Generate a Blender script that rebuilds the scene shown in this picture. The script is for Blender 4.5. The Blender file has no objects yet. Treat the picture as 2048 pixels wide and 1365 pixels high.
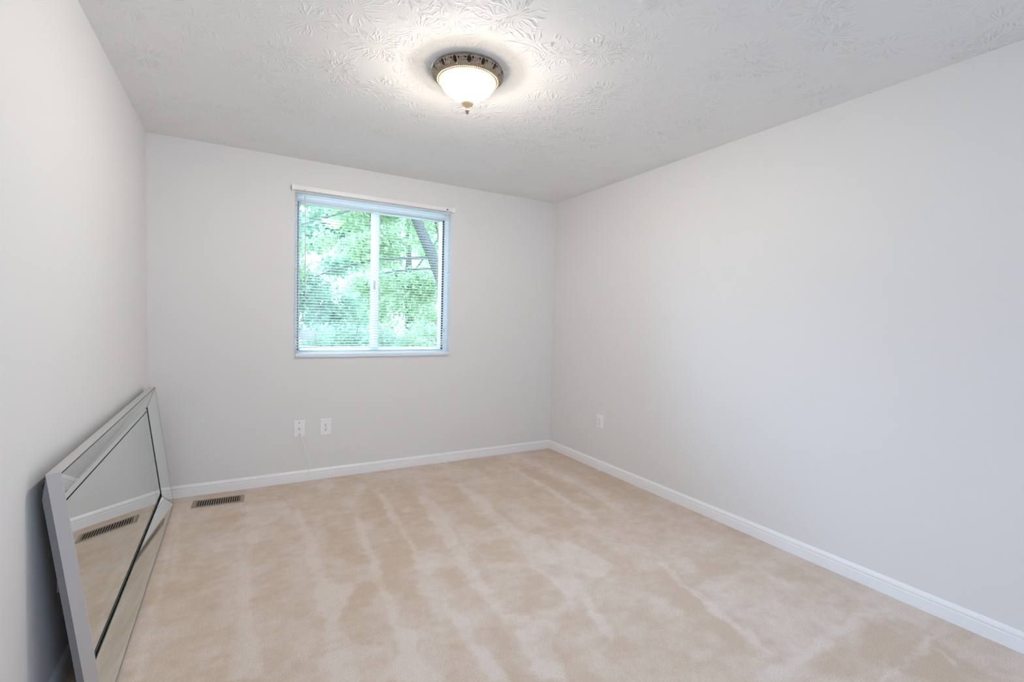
import bpy, bmesh, math, random
import numpy as np
from mathutils import Matrix, Vector

random.seed(7)
C = bpy.context.scene.collection

# ------------------------------------------------------------------ room size
W, H, DEPTH = 3.239, 2.44, 4.75          # width, ceiling height, back wall (y=0) to rear wall
WT = 0.13                                # wall thickness
OX0, OX1, OZ0, OZ1 = 0.889, 2.136, 0.953, 2.195   # window opening in the back wall

# ------------------------------------------------------------------ camera
cam_d = bpy.data.cameras.new('camera')
cam = bpy.data.objects.new('camera', cam_d)
C.objects.link(cam)
yaw, pitch, roll = 0.52052, -0.042213, 0.024426
Fw = Vector((math.sin(yaw) * math.cos(pitch), math.cos(yaw) * math.cos(pitch), math.sin(pitch)))
Rt = Vector((math.cos(yaw), -math.sin(yaw), 0))
Up = Rt.cross(Fw)
R2 = Rt * math.cos(roll) + Up * math.sin(roll)
U2 = -Rt * math.sin(roll) + Up * math.cos(roll)
M = Matrix.Identity(4)
for i in range(3):
    M[i][0], M[i][1], M[i][2] = R2[i], U2[i], -Fw[i]
M.translation = Vector((0.53175, -3.9198, 1.27074))
cam.matrix_world = M
cam_d.sensor_width = 36.0
cam_d.lens = 950.08 * 36.0 / 2048.0
cam_d.clip_start = 0.02
bpy.context.scene.camera = cam

# ------------------------------------------------------------------ world, daylight, exposure
sc = bpy.context.scene
sc.view_settings.view_transform = 'Standard'
sc.view_settings.look = 'None'
sc.view_settings.gamma = 1.0
sc.view_settings.use_curve_mapping = False
sc.view_settings.exposure = 0.15
SKY_BASE, SKY_BRIGHT = 3.9, 32.0
world = bpy.data.worlds.new('overcast_sky')
sc.world = world
world.use_nodes = True
wn = world.node_tree
wn.nodes.clear()
bg = wn.nodes.new('ShaderNodeBackground')
wtc = wn.nodes.new('ShaderNodeTexCoord')
wdot = wn.nodes.new('ShaderNodeVectorMath')
wdot.operation = 'DOT_PRODUCT'
wdot.inputs[1].default_value = Vector((-0.35, 0.62, 0.70)).normalized()
wn.links.new(wtc.outputs['Generated'], wdot.inputs[0])
wmr = wn.nodes.new('ShaderNodeMapRange')          # bright sky lobe added over the garden to light slats and room
wmr.interpolation_type = 'SMOOTHSTEP'
wmr.inputs['From Min'].default_value, wmr.inputs['From Max'].default_value = 0.66, 1.0
wmr.inputs['To Min'].default_value, wmr.inputs['To Max'].default_value = SKY_BASE, SKY_BRIGHT
wn.links.new(wdot.outputs['Value'], wmr.inputs['Value'])
bg.inputs['Color'].default_value = (0.51, 0.72, 1.03, 1)
wn.links.new(wmr.outputs[0], bg.inputs['Strength'])
wo = wn.nodes.new('ShaderNodeOutputWorld')
wn.links.new(bg.outputs[0], wo.inputs[0])
sc.cycles.max_bounces = 12
sc.cycles.diffuse_bounces = 6
sc.cycles.transparent_max_bounces = 24
sc.cycles.sample_clamp_indirect = 6.0


# ------------------------------------------------------------------ helpers
class MB:
    """collects vertices and faces of one mesh"""

    def __init__(s):
        s.v, s.f, s.mi = [], [], []

    def add(s, vs, fs, mi=0):
        n = len(s.v)
        s.v += [tuple(v) for v in vs]
        s.f += [tuple(i + n for i in f) for f in fs]
        s.mi += [mi] * len(fs)
        return s

    def box(s, x0, x1, y0, y1, z0, z1, mi=0):
        v = [(x0, y0, z0), (x1, y0, z0), (x1, y1, z0), (x0, y1, z0), (x0, y0, z1), (x1, y0, z1), (x1, y1, z1), (x0, y1, z1)]
        f = [(0, 3, 2, 1), (4, 5, 6, 7), (0, 1, 5, 4), (1, 2, 6, 5), (2, 3, 7, 6), (3, 0, 4, 7)]
        return s.add(v, f, mi)

    def ring(s, x0, x1, z0, z1, w, y0, y1, mi=0):
        """rectangular frame in the xz plane; w = (left, right, bottom, top) member widths"""
        l, r, b, t = w
        s.box(x0, x0 + l, y0, y1, z0, z1, mi)
        s.box(x1 - r, x1, y0, y1, z0, z1, mi)
        s.box(x0 + l, x1 - r, y0, y1, z0, z0 + b, mi)
        s.box(x0 + l, x1 - r, y0, y1, z1 - t, z1, mi)
        return s

    def lathe(s, prof, n=48, c=(0, 0, 0), fn=None, mi=0, a0=0.0):
        """prof = [(r, z)]; fn(r, z, a, k) may displace"""
        base = len(s.v)
        for k, (r, z) in enumerate(prof):
            for i in range(n):
                a = a0 + 2 * math.pi * i / n
                rr, zz = fn(r, z, a, k) if fn else (r, z)
                s.v.append((c[0] + rr * math.cos(a), c[1] + rr * math.sin(a), c[2] + zz))
        for k in range(len(prof) - 1):
            for i in range(n):
                j = (i + 1) % n
                s.f.append((base + k * n + i, base + k * n + j, base + (k + 1) * n + j, base + (k + 1) * n + i))
                s.mi.append(mi)
        return s

    def tube(s, pts, r, n=8, mi=0, cap=True):
        pts = [Vector(p) for p in pts]
        rad = r if isinstance(r, (list, tuple)) else [r] * len(pts)
        base = len(s.v)
        prev = None
        for i, p in enumerate(pts):
            t = (pts[min(i + 1, len(pts) - 1)] - pts[max(i - 1, 0)]).normalized()
            if prev is None:
                ref = Vector((0, 0, 1)) if abs(t.z) < 0.9 else Vector((1, 0, 0))
                u = t.cross(ref).normalized()
            else:
                u = (prev - t * prev.dot(t)).normalized()
            prev = u
            w = t.cross(u)
            for k in range(n):
                a = 2 * math.pi * k / n
                q = p + (u * math.cos(a) + w * math.sin(a)) * rad[i]
                s.v.append(tuple(q))
        for i in range(len(pts) - 1):
            for k in range(n):
                j = (k + 1) % n
                s.f.append((base + i * n + k, base + i * n + j, base + (i + 1) * n + j, base + (i + 1) * n + k))
                s.mi.append(mi)
        if cap:
            s.f.append(tuple(base + k for k in range(n))[::-1])
            s.f.append(tuple(base + (len(pts) - 1) * n + k for k in range(n)))
            s.mi += [mi, mi]
        return s

    def build(s, name, mat, parent=None, smooth=False, bevel=0.0, segs=2, angle=35):
        me = bpy.data.meshes.new(name)
        me.from_pydata(s.v, [], s.f)
        mats = mat if isinstance(mat, (list, tuple)) else [mat]
        for m in mats:
            me.materials.append(m)
        if len(mats) > 1:
            me.polygons.foreach_set('material_index', s.mi)
        bm = bmesh.new()
        bm.from_mesh(me)
        bmesh.ops.recalc_face_normals(bm, faces=bm.faces)
        bm.to_mesh(me)
        bm.free()
        if smooth:
            me.polygons.foreach_set('use_smooth', [True] * len(me.polygons))
            try:
                me.set_sharp_from_angle(angle=math.radians(angle))
            except Exception:
                pass
        o = bpy.data.objects.new(name, me)
        C.objects.link(o)
        if parent is not None:
            o.parent = parent
        if bevel > 0:
            b = o.modifiers.new('bevel', 'BEVEL')
            b.width, b.segments, b.limit_method = bevel, segs, 'ANGLE'
            b.harden_normals = False
        return o


def tag(o, label=None, cat=None, group=None, kind=None):
    if label: o['label'] = label
    if cat: o['category'] = cat
    if group: o['group'] = group
    if kind: o['kind'] = kind
    return o


def empty(name, loc, rz=0.0):
    o = bpy.data.objects.new(name, None)
    o.empty_display_size = 0.1
    o.location = loc
    o.rotation_euler = (0, 0, rz)
    C.objects.link(o)
    return o


def copy_tree(o, parent=None):
    c = o.copy()
    C.objects.link(c)
    if parent is not None:
        c.parent = parent
    for ch in list(o.children):
        copy_tree(ch, c)
    return c


# ------------------------------------------------------------------ materials
def new_mat(name):
    m = bpy.data.materials.new(name)
    m.use_nodes = True
    nt = m.node_tree
    b = nt.nodes['Principled BSDF']
    return m, nt, b


def node(nt, typ, **kw):
    n = nt.nodes.new(typ)
    for k, v in kw.items():
        if k in n.inputs.keys():
            n.inputs[k].default_value = v
        else:
            setattr(n, k, v)
    return n


def mathn(nt, op, a, b=None, c=None):
    n = nt.nodes.new('ShaderNodeMath')
    n.operation = op
    for i, x in enumerate((a, b, c)):
        if x is None: continue
        if isinstance(x, (int, float)): n.inputs[i].default_value = x
        else: nt.links.new(x, n.inputs[i])
    return n.outputs[0]


def plain(name, col, rough=0.5, metal=0.0, spec=0.5, bump=0.0, scale=60.0, var=0.0):
    m, nt, b = new_mat(name)
    b.inputs['Roughness'].default_value = rough
    b.inputs['Metallic'].default_value = metal
    b.inputs['Specular IOR Level'].default_value = spec
    b.inputs['Base Color'].default_value = (*col, 1)
    if bump or var:
        tc = node(nt, 'ShaderNodeTexCoord')
        nz = node(nt, 'ShaderNodeTexNoise', Scale=scale, Detail=4.0)
        nt.links.new(tc.outputs['Object'], nz.inputs['Vector'])
        if bump:
            bp_ = node(nt, 'ShaderNodeBump', Strength=bump, Distance=0.002)
            nt.links.new(nz.outputs['Fac'], bp_.inputs['Height'])
            nt.links.new(bp_.outputs[0], b.inputs['Normal'])
        if var:
            mx = node(nt, 'ShaderNodeMix', data_type='RGBA')
            mx.inputs['A'].default_value = (*[c * (1 - var) for c in col], 1)
            mx.inputs['B'].default_value = (*[min(1, c * (1 + var)) for c in col], 1)
            nt.links.new(nz.outputs['Fac'], mx.inputs['Factor'])
            nt.links.new(mx.outputs['Result'], b.inputs['Base Color'])
    return m


def wall_paint(name, col):
    """matt wall paint with faint roller stipple"""
    m, nt, b = new_mat(name)
    b.inputs['Base Color'].default_value = (*col, 1)
    b.inputs['Roughness'].default_value = 0.62
    b.inputs['Specular IOR Level'].default_value = 0.28
    tc = node(nt, 'ShaderNodeTexCoord')
    n1 = node(nt, 'ShaderNodeTexNoise', Scale=260.0, Detail=3.0)
    n2 = node(nt, 'ShaderNodeTexNoise', Scale=3.0, Detail=2.0)
    nt.links.new(tc.outputs['Object'], n1.inputs['Vector'])
    nt.links.new(tc.outputs['Object'], n2.inputs['Vector'])
    h = mathn(nt, 'ADD', mathn(nt, 'MULTIPLY', n1.outputs['Fac'], 0.10), mathn(nt, 'MULTIPLY', n2.outputs['Fac'], 1.2))
    bp_ = node(nt, 'ShaderNodeBump', Strength=0.25, Distance=0.003)
    nt.links.new(h, bp_.inputs['Height'])
    nt.links.new(bp_.outputs[0], b.inputs['Normal'])
    return m


def ceiling_mat():
    """white ceiling with slap-brush texture: fans of raised ridges round scattered stamp centres"""
    m, nt, b = new_mat('ceiling_slap_brush')
    b.inputs['Base Color'].default_value = (0.88, 0.875, 0.87, 1)
    b.inputs['Roughness'].default_value = 0.8
    b.inputs['Specular IOR Level'].default_value = 0.2
    tc = node(nt, 'ShaderNodeTexCoord')
    layers = []
    for si, (scale, off) in enumerate(((3.6, (0, 0, 0)), (4.6, (3.7, 1.9, 0)))):
        mp = node(nt, 'ShaderNodeMapping')
        mp.inputs['Location'].default_value = off
        nt.links.new(tc.outputs['Object'], mp.inputs['Vector'])
        vo = node(nt, 'ShaderNodeTexVoronoi', voronoi_dimensions='2D', feature='F1', Scale=scale, Randomness=0.9)
        nt.links.new(mp.outputs[0], vo.inputs['Vector'])
        sub = node(nt, 'ShaderNodeVectorMath', operation='SUBTRACT')
        nt.links.new(mp.outputs[0], sub.inputs[0])
        nt.links.new(vo.outputs['Position'], sub.inputs[1])
        sx = node(nt, 'ShaderNodeSeparateXYZ')
        nt.links.new(sub.outputs[0], sx.inputs[0])
        # wobble so the ridges bend
        wob = node(nt, 'ShaderNodeTexNoise', Scale=9.0, Detail=1.0)
        nt.links.new(mp.outputs[0], wob.inputs['Vector'])
        ang = mathn(nt, 'ADD', mathn(nt, 'ARCTAN2', sx.outputs[1], sx.outputs[0]), mathn(nt, 'MULTIPLY', wob.outputs['Fac'], 0.9))
        rad = mathn(nt, 'SQRT', mathn(nt, 'ADD', mathn(nt, 'POWER', sx.outputs[0], 2.0), mathn(nt, 'POWER', sx.outputs[1], 2.0)))
        idv = node(nt, 'ShaderNodeSeparateColor')
        nt.links.new(vo.outputs['Color'], idv.inputs[0])
        cv = node(nt, 'ShaderNodeCombineXYZ')
        nt.links.new(mathn(nt, 'MULTIPLY', ang, 7.0), cv.inputs[0])
        nt.links.new(mathn(nt, 'MULTIPLY', rad, 17.0), cv.inputs[1])
        nt.links.new(mathn(nt, 'MULTIPLY', idv.outputs[0], 37.0), cv.inputs[2])
        nz = node(nt, 'ShaderNodeTexNoise', Scale=1.0, Detail=1.5)
        nt.links.new(cv.outputs[0], nz.inputs['Vector'])
        rg = node(nt, 'ShaderNodeMapRange', interpolation_type='SMOOTHSTEP')
        rg.inputs['From Min'].default_value, rg.inputs['From Max'].default_value = 0.52, 0.66
        nt.links.new(nz.outputs['Fac'], rg.inputs['Value'])
        # ridges live in an annulus round the stamp centre, some stamps fainter than others
        a1 = node(nt, 'ShaderNodeMapRange', interpolation_type='SMOOTHSTEP')
        a1.inputs['From Min'].default_value, a1.inputs['From Max'].default_value = 0.015, 0.05
        nt.links.new(rad, a1.inputs['Value'])
        a2 = node(nt, 'ShaderNodeMapRange', interpolation_type='SMOOTHSTEP')
        a2.inputs['From Min'].default_value, a2.inputs['From Max'].default_value = 0.15, 0.07
        nt.links.new(rad, a2.inputs['Value'])
        amp = mathn(nt, 'MULTIPLY_ADD', idv.outputs[1], 0.9, 0.1)
        layers.append(mathn(nt, 'MULTIPLY', mathn(nt, 'MULTIPLY', rg.outputs[0], amp), mathn(nt, 'MULTIPLY', a1.outputs[0], a2.outputs[0])))
    hs = mathn(nt, 'ADD', layers[0], mathn(nt, 'MULTIPLY', layers[1], 0.6))
    fn = node(nt, 'ShaderNodeTexNoise', Scale=120.0, Detail=2.0)
    nt.links.new(tc.outputs['Object'], fn.inputs['Vector'])
    hs = mathn(nt, 'ADD', hs, mathn(nt, 'MULTIPLY', fn.outputs['Fac'], 0.10))
    bp_ = node(nt, 'ShaderNodeBump', Strength=0.7, Distance=0.0060)
    nt.links.new(hs, bp_.inputs['Height'])
    nt.links.new(bp_.outputs[0], b.inputs['Normal'])
    return m


def carpet_mat():
    """cut-pile carpet; the 'nap' attribute says which way the vacuum left the pile lying"""
    m, nt, b = new_mat('beige_cut_pile_carpet')
    b.inputs['Roughness'].default_value = 0.95
    b.inputs['Specular IOR Level'].default_value = 0.05
    b.inputs['Sheen Weight'].default_value = 0.15
    b.inputs['Sheen Roughness'].default_value = 0.5
    tc = node(nt, 'ShaderNodeTexCoord')
    at = node(nt, 'ShaderNodeAttribute', attribute_name='nap')
    n1 = node(nt, 'ShaderNodeTexNoise', Scale=26.0, Detail=5.0, Roughness=0.65)
    nt.links.new(tc.outputs['Object'], n1.inputs['Vector'])
    nap = mathn(nt, 'ADD', at.outputs['Fac'], mathn(nt, 'MULTIPLY', mathn(nt, 'SUBTRACT', n1.outputs['Fac'], 0.5), 0.9))
    rp = node(nt, 'ShaderNodeValToRGB')
    e = rp.color_ramp.elements
    e[0].position, e[0].color = 0.05, (*CARPET_DARK, 1)
    e[1].position, e[1].color = 0.95, (*CARPET_LIGHT, 1)
    nt.links.new(nap, rp.inputs['Fac'])
    # tuft speckle
    n2 = node(nt, 'ShaderNodeTexNoise', Scale=240.0, Detail=3.0, Roughness=0.7)
    nt.links.new(tc.outputs['Object'], n2.inputs['Vector'])
    sp = node(nt, 'ShaderNodeMapRange')
    sp.inputs['From Min'].default_value, sp.inputs['From Max'].default_value = 0.3, 0.7
    sp.inputs['To Min'].default_value, sp.inputs['To Max'].default_value = 0.78, 1.16
    nt.links.new(n2.outputs['Fac'], sp.inputs['Value'])
    mul = node(nt, 'ShaderNodeVectorMath', operation='SCALE')
    nt.links.new(rp.outputs['Color'], mul.inputs[0])
    nt.links.new(sp.outputs[0], mul.inputs['Scale'])
    nt.links.new(mul.outputs[0], b.inputs['Base Color'])
    n3 = node(nt, 'ShaderNodeTexNoise', Scale=75.0, Detail=2.0, Distortion=1.0)
    nt.links.new(tc.outputs['Object'], n3.inputs['Vector'])
    h = mathn(nt, 'ADD', mathn(nt, 'MULTIPLY', n2.outputs['Fac'], 0.8), mathn(nt, 'MULTIPLY', n3.outputs['Fac'], 0.8))
    bp_ = node(nt, 'ShaderNodeBump', Strength=0.55, Distance=0.006)
    nt.links.new(h, bp_.inputs['Height'])
    nt.links.new(bp_.outputs[0], b.inputs['Normal'])
    return m


def glass_mat(name, tint=(0.97, 1.0, 0.985)):
    m = bpy.data.materials.new(name)
    m.use_nodes = True
    nt = m.node_tree
    nt.nodes.clear()
    tr = node(nt, 'ShaderNodeBsdfTransparent', Color=(*tint, 1))
    gl = node(nt, 'ShaderNodeBsdfGlossy', Roughness=0.0)
    fr = node(nt, 'ShaderNodeFresnel', IOR=1.45)
    mx = node(nt, 'ShaderNodeMixShader')
    nt.links.new(fr.outputs[0], mx.inputs[0])
    nt.links.new(tr.outputs[0], mx.inputs[1])
    nt.links.new(gl.outputs[0], mx.inputs[2])
    o = node(nt, 'ShaderNodeOutputMaterial')
    nt.links.new(mx.outputs[0], o.inputs[0])
    return m


def vinyl_slat(name, col, through=0.5):
    """thin white vinyl: lets some of the daylight behind it through"""
    m, nt, b = new_mat(name)
    b.inputs['Base Color'].default_value = (*col, 1)
    b.inputs['Roughness'].default_value = 0.4
    tl = node(nt, 'ShaderNodeBsdfTranslucent', Color=(*col, 1))
    nz = node(nt, 'ShaderNodeTexNoise', Scale=30.0)
    bp_ = node(nt, 'ShaderNodeBump', Strength=0.03, Distance=0.001)
    nt.links.new(nz.outputs['Fac'], bp_.inputs['Height'])
    nt.links.new(bp_.outputs[0], b.inputs['Normal'])
    mx = node(nt, 'ShaderNodeMixShader')
    mx.inputs[0].default_value = through
    nt.links.new(b.outputs[0], mx.inputs[1])
    nt.links.new(tl.outputs[0], mx.inputs[2])
    nt.links.new(mx.outputs[0], nt.nodes['Material Output'].inputs[0])
    return m


def bowl_mat():
    """lit alabaster glass: glows, and lets part of the bulbs' light straight through"""
    m = bpy.data.materials.new('alabaster_glass_lit')
    m.use_nodes = True
    nt = m.node_tree
    nt.nodes.clear()
    tc = node(nt, 'ShaderNodeTexCoord')
    nz = node(nt, 'ShaderNodeTexNoise', Scale=14.0, Detail=3.0, Distortion=1.5)
    nt.links.new(tc.outputs['Object'], nz.inputs['Vector'])
    rp = node(nt, 'ShaderNodeValToRGB')
    rp.color_ramp.elements[0].position, rp.color_ramp.elements[0].color = 0.3, (1.0, 0.84, 0.66, 1)
    rp.color_ramp.elements[1].position, rp.color_ramp.elements[1].color = 0.7, (1.0, 0.90, 0.74, 1)
    nt.links.new(nz.outputs['Fac'], rp.inputs['Fac'])
    em = node(nt, 'ShaderNodeEmission', Strength=LAMP_GLOW)
    nt.links.new(rp.outputs[0], em.inputs['Color'])
    tr = node(nt, 'ShaderNodeBsdfTransparent', Color=(1.0, 0.97, 0.93, 1))
    mx = node(nt, 'ShaderNodeMixShader')
    mx.inputs[0].default_value = 0.45
    nt.links.new(em.outputs[0], mx.inputs[1])
    nt.links.new(tr.outputs[0], mx.inputs[2])
    o = node(nt, 'ShaderNodeOutputMaterial')
    nt.links.new(mx.outputs[0], o.inputs[0])
    return m


def leaf_mat(name, c0, c1):
    m, nt, b = new_mat(name)
    oi = node(nt, 'ShaderNodeTexCoord')
    nz = node(nt, 'ShaderNodeTexNoise', Scale=2.2, Detail=6.0, Roughness=0.8)
    nt.links.new(oi.outputs['Object'], nz.inputs['Vector'])
    rp = node(nt, 'ShaderNodeValToRGB')
    rp.color_ramp.elements[0].position, rp.color_ramp.elements[0].color = 0.35, (*c0, 1)
    rp.color_ramp.elements[1].position, rp.color_ramp.elements[1].color = 0.65, (*c1, 1)
    nt.links.new(nz.outputs['Fac'], rp.inputs['Fac'])
    df = node(nt, 'ShaderNodeBsdfDiffuse')
    tl = node(nt, 'ShaderNodeBsdfTranslucent')
    nt.links.new(rp.outputs[0], df.inputs['Color'])
    nt.links.new(rp.outputs[0], tl.inputs['Color'])
    mx = node(nt, 'ShaderNodeMixShader')
    mx.inputs[0].default_value = 0.45
    nt.links.new(df.outputs[0], mx.inputs[1])
    nt.links.new(tl.outputs[0], mx.inputs[2])
    o = nt.nodes['Material Output']
    nt.links.new(mx.outputs[0], o.inputs[0])
    return m


CARPET_DARK = (0.68, 0.53, 0.41)
CARPET_LIGHT = (0.81, 0.70, 0.62)
LAMP_GLOW = 29.0
M = {
    'wall': wall_paint('wall_paint', (0.80, 0.79, 0.785)),
    'ceiling': ceiling_mat(),
    'carpet': carpet_mat(),
    'trim': plain('white_semigloss_trim', (0.91, 0.91, 0.92), 0.32, bump=0.05, scale=40),
    'vinyl': vinyl_slat('white_vinyl', (0.95, 0.95, 0.95), 0.55),
    'gasket': plain('dark_gasket', (0.06, 0.055, 0.05), 0.7, var=0.2),
    'slat': vinyl_slat('white_vinyl_slat', (0.93, 0.94, 0.94)),
    'rail': plain('white_enamel_rail', (0.88, 0.88, 0.87), 0.35, bump=0.03, scale=30),
    'cord': plain('white_cord', (0.92, 0.92, 0.91), 0.7, bump=0.3, scale=900),
    'wand': plain('clear_plastic_wand', (0.72, 0.72, 0.72), 0.2, var=0.05),
    'plate': plain('white_plastic_plate', (0.91, 0.91, 0.91), 0.35, bump=0.02, scale=80),
    'slot': plain('dark_slot', (0.05, 0.045, 0.04), 0.6, var=0.2),
    'screw': plain('steel_screw', (0.30, 0.29, 0.28), 0.4, metal=0.8, var=0.1),
    'register': plain('taupe_enamelled_steel', (0.34, 0.275, 0.22), 0.45, bump=0.1, scale=120, var=0.08),
    'duct_shade': plain('duct_shade_black', (0.015, 0.012, 0.010), 0.8, var=0.2),
    'glass': glass_mat('window_glass'),
    'sticker': vinyl_slat('white_paper_sticker', (0.90, 0.90, 0.94), 0.5),
    'bowl': bowl_mat(),
    'pewter': plain('antique_pewter', (0.40, 0.335, 0.275), 0.36, metal=0.85, bump=0.6, scale=110, var=0.3),
    'flange': plain('polished_flange', (0.70, 0.73, 0.78), 0.2, metal=1.0, var=0.05),
    'gold': plain('aged_gold', (0.86, 0.72, 0.52), 0.25, metal=1.0, bump=0.1, scale=80, var=0.1),
    'finial': plain('ivory_brass', (0.90, 0.69, 0.48), 0.35, metal=0.2, var=0.06),
    'mirror': plain('silvered_mirror', (0.80, 0.83, 0.81), 0.0, metal=1.0),
    'glassedge': plain('green_glass_edge', (0.035, 0.075, 0.055), 0.15, var=0.2),
    'silver': plain('brushed_silver_paint', (0.63, 0.605, 0.59), 0.38, metal=0.35, bump=0.08, scale=200, var=0.04),
    'backing': plain('dark_backing', (0.03, 0.03, 0.03), 0.6, var=0.15),
    'backside': plain('grey_backing', (0.24, 0.24, 0.25), 0.5, var=0.08),
    'wire': plain('copper_hanging_wire', (0.45, 0.30, 0.25), 0.35, metal=0.8, var=0.2),
    'bark': plain('grey_bark', (0.16, 0.145, 0.135), 0.9, bump=0.8, scale=14, var=0.3),
    'grass': plain('lawn_grass', (0.20, 0.30, 0.12), 0.95, bump=0.5, scale=60, var=0.3),
    'leaf1': leaf_mat('fresh_green_leaves', (0.28, 0.42, 0.22), (0.62, 0.70, 0.45)),
    'leaf2': leaf_mat('blue_green_leaves', (0.27, 0.42, 0.30), (0.58, 0.70, 0.54)),
    'leaf3': leaf_mat('pale_green_leaves', (0.34, 0.48, 0.28), (0.68, 0.76, 0.52)),
}

NAP_LIGHT = [[(0.53,-0.27),(0.54,-0.28),(0.54,-1.19),(0.57,-1.29),(0.58,-1.55),(0.58,-1.76),(0.6,-1.94),(0.61,-2.13),(0.49,-2.06),(0.5,-2.0),(0.51,-1.82),(0.53,-1.64),(0.53,-1.21)],[(0.16,-0.25),(0.17,-0.25),(0.22,-0.97),(0.22,-1.3),(0.23,-1.62),(0.24,-1.9),(0.22,-1.89),(0.21,-1.6),(0.2,-1.28),(0.2,-0.95)],[(0.18,-0.26),(0.2,-0.27),(0.24,-0.81),(0.27,-1.24),(0.25,-1.23),(0.22,-0.8)],[(0.37,-0.85),(0.44,-0.87),(0.45,-0.98),(0.42,-1.0)],[(0.57,-0.78),(0.6,-0.8),(0.6,-1.08),(0.57,-1.04)],[(0.56,-0.34),(0.8,-0.35),(0.81,-0.64),(0.64,-0.76),(0.55,-0.72)],[(0.83,-0.45),(0.85,-0.48),(0.88,-0.84),(0.9,-1.07),(0.9,-1.27),(0.89,-1.49),(0.89,-1.59),(1.0,-1.63),(0.94,-1.82),(0.9,-1.89),(0.89,-2.01),(1.03,-2.17),(1.14,-2.31),(1.17,-2.43),(0.8,-2.23),(0.81,-2.07),(0.84,-1.89),(0.83,-1.7),(0.84,-1.36),(0.85,-1.0)],[(1.16,-0.88),(1.19,-0.88),(1.18,-1.11),(1.16,-1.31),(1.15,-1.58),(1.13,-1.82),(1.13,-1.95),(1.1,-2.04),(1.15,-2.1),(1.13,-2.22),(1.12,-2.4),(1.02,-2.34),(1.07,-2.14),(1.08,-2.08),(1.09,-1.98),(1.09,-1.9),(1.1,-1.78),(1.1,-1.63),(1.12,-1.39),(1.13,-1.16)],[(1.39,-0.48),(1.43,-0.58),(1.42,-0.97),(1.39,-1.21),(1.39,-1.27),(1.38,-1.45),(1.46,-1.52),(1.52,-1.62),(1.51,-1.73),(1.41,-1.7),(1.33,-1.72),(1.31,-1.62),(1.35,-1.47),(1.36,-1.3),(1.36,-1.23),(1.36,-1.04),(1.37,-0.83)],[(1.64,-0.66),(1.69,-0.7),(1.71,-0.95),(1.68,-1.13),(1.61,-1.49),(1.61,-1.66),(1.57,-1.86),(1.55,-2.02),(1.53,-2.18),(1.6,-2.23),(1.7,-2.35),(1.59,-2.45),(1.56,-2.55),(1.53,-2.62),(1.45,-2.58),(1.48,-2.46),(1.5,-2.31),(1.5,-2.19),(1.5,-2.1),(1.5,-2.01),(1.49,-1.88),(1.51,-1.73),(1.53,-1.59),(1.55,-1.32),(1.57,-1.17)],[(1.32,-1.99),(1.35,-2.03),(1.36,-2.11),(1.36,-2.21),(1.35,-2.3),(1.36,-2.41),(1.36,-2.53),(1.3,-2.5),(1.3,-2.41),(1.3,-2.34),(1.3,-2.25),(1.3,-2.14)],[(1.96,-0.56),(2.01,-0.58),(2.04,-0.8),(2.01,-1.24),(2.01,-1.49),(2.12,-1.66),(2.23,-1.89),(2.25,-2.08),(2.06,-2.14),(1.96,-2.19),(1.89,-2.35),(1.88,-2.44),(1.82,-2.55),(1.82,-2.46),(1.84,-2.39),(1.87,-2.29),(1.86,-2.16),(1.85,-2.09),(1.87,-1.97),(1.84,-1.91),(1.89,-1.77),(1.92,-1.62),(1.91,-1.36),(1.95,-0.92)],[(2.46,-2.14),(2.49,-2.2),(2.46,-2.32),(2.42,-2.5),(2.39,-2.61),(2.38,-2.71),(2.37,-2.79),(2.33,-2.88),(2.31,-2.84),(2.33,-2.76),(2.34,-2.69),(2.34,-2.61),(2.38,-2.5),(2.4,-2.36),(2.43,-2.27)],[(2.57,-0.29),(2.59,-0.32),(2.59,-0.81),(2.58,-1.17),(2.56,-1.44),(2.55,-1.6),(2.46,-1.6),(2.5,-1.45),(2.53,-1.2),(2.55,-0.84)],[(2.77,-0.07),(2.8,-0.09),(2.85,-0.53),(2.89,-0.93),(2.86,-1.32),(2.84,-1.54),(2.76,-1.55),(2.77,-1.37),(2.8,-0.99),(2.78,-0.59)],[(3.15,-2.93),(3.08,-2.95),(2.72,-2.95),(2.49,-2.97),(2.27,-2.97),(2.18,-2.96),(2.12,-2.93),(2.26,-2.92),(2.47,-2.93),(2.71,-2.9)],[(3.15,-3.14),(3.14,-3.15),(2.96,-3.16),(2.75,-3.16),(2.56,-3.16),(2.52,-3.14),(2.77,-3.14),(2.98,-3.14)],[(2.93,-3.17),(2.96,-3.18),(2.93,-3.24),(2.89,-3.24)]]
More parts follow.
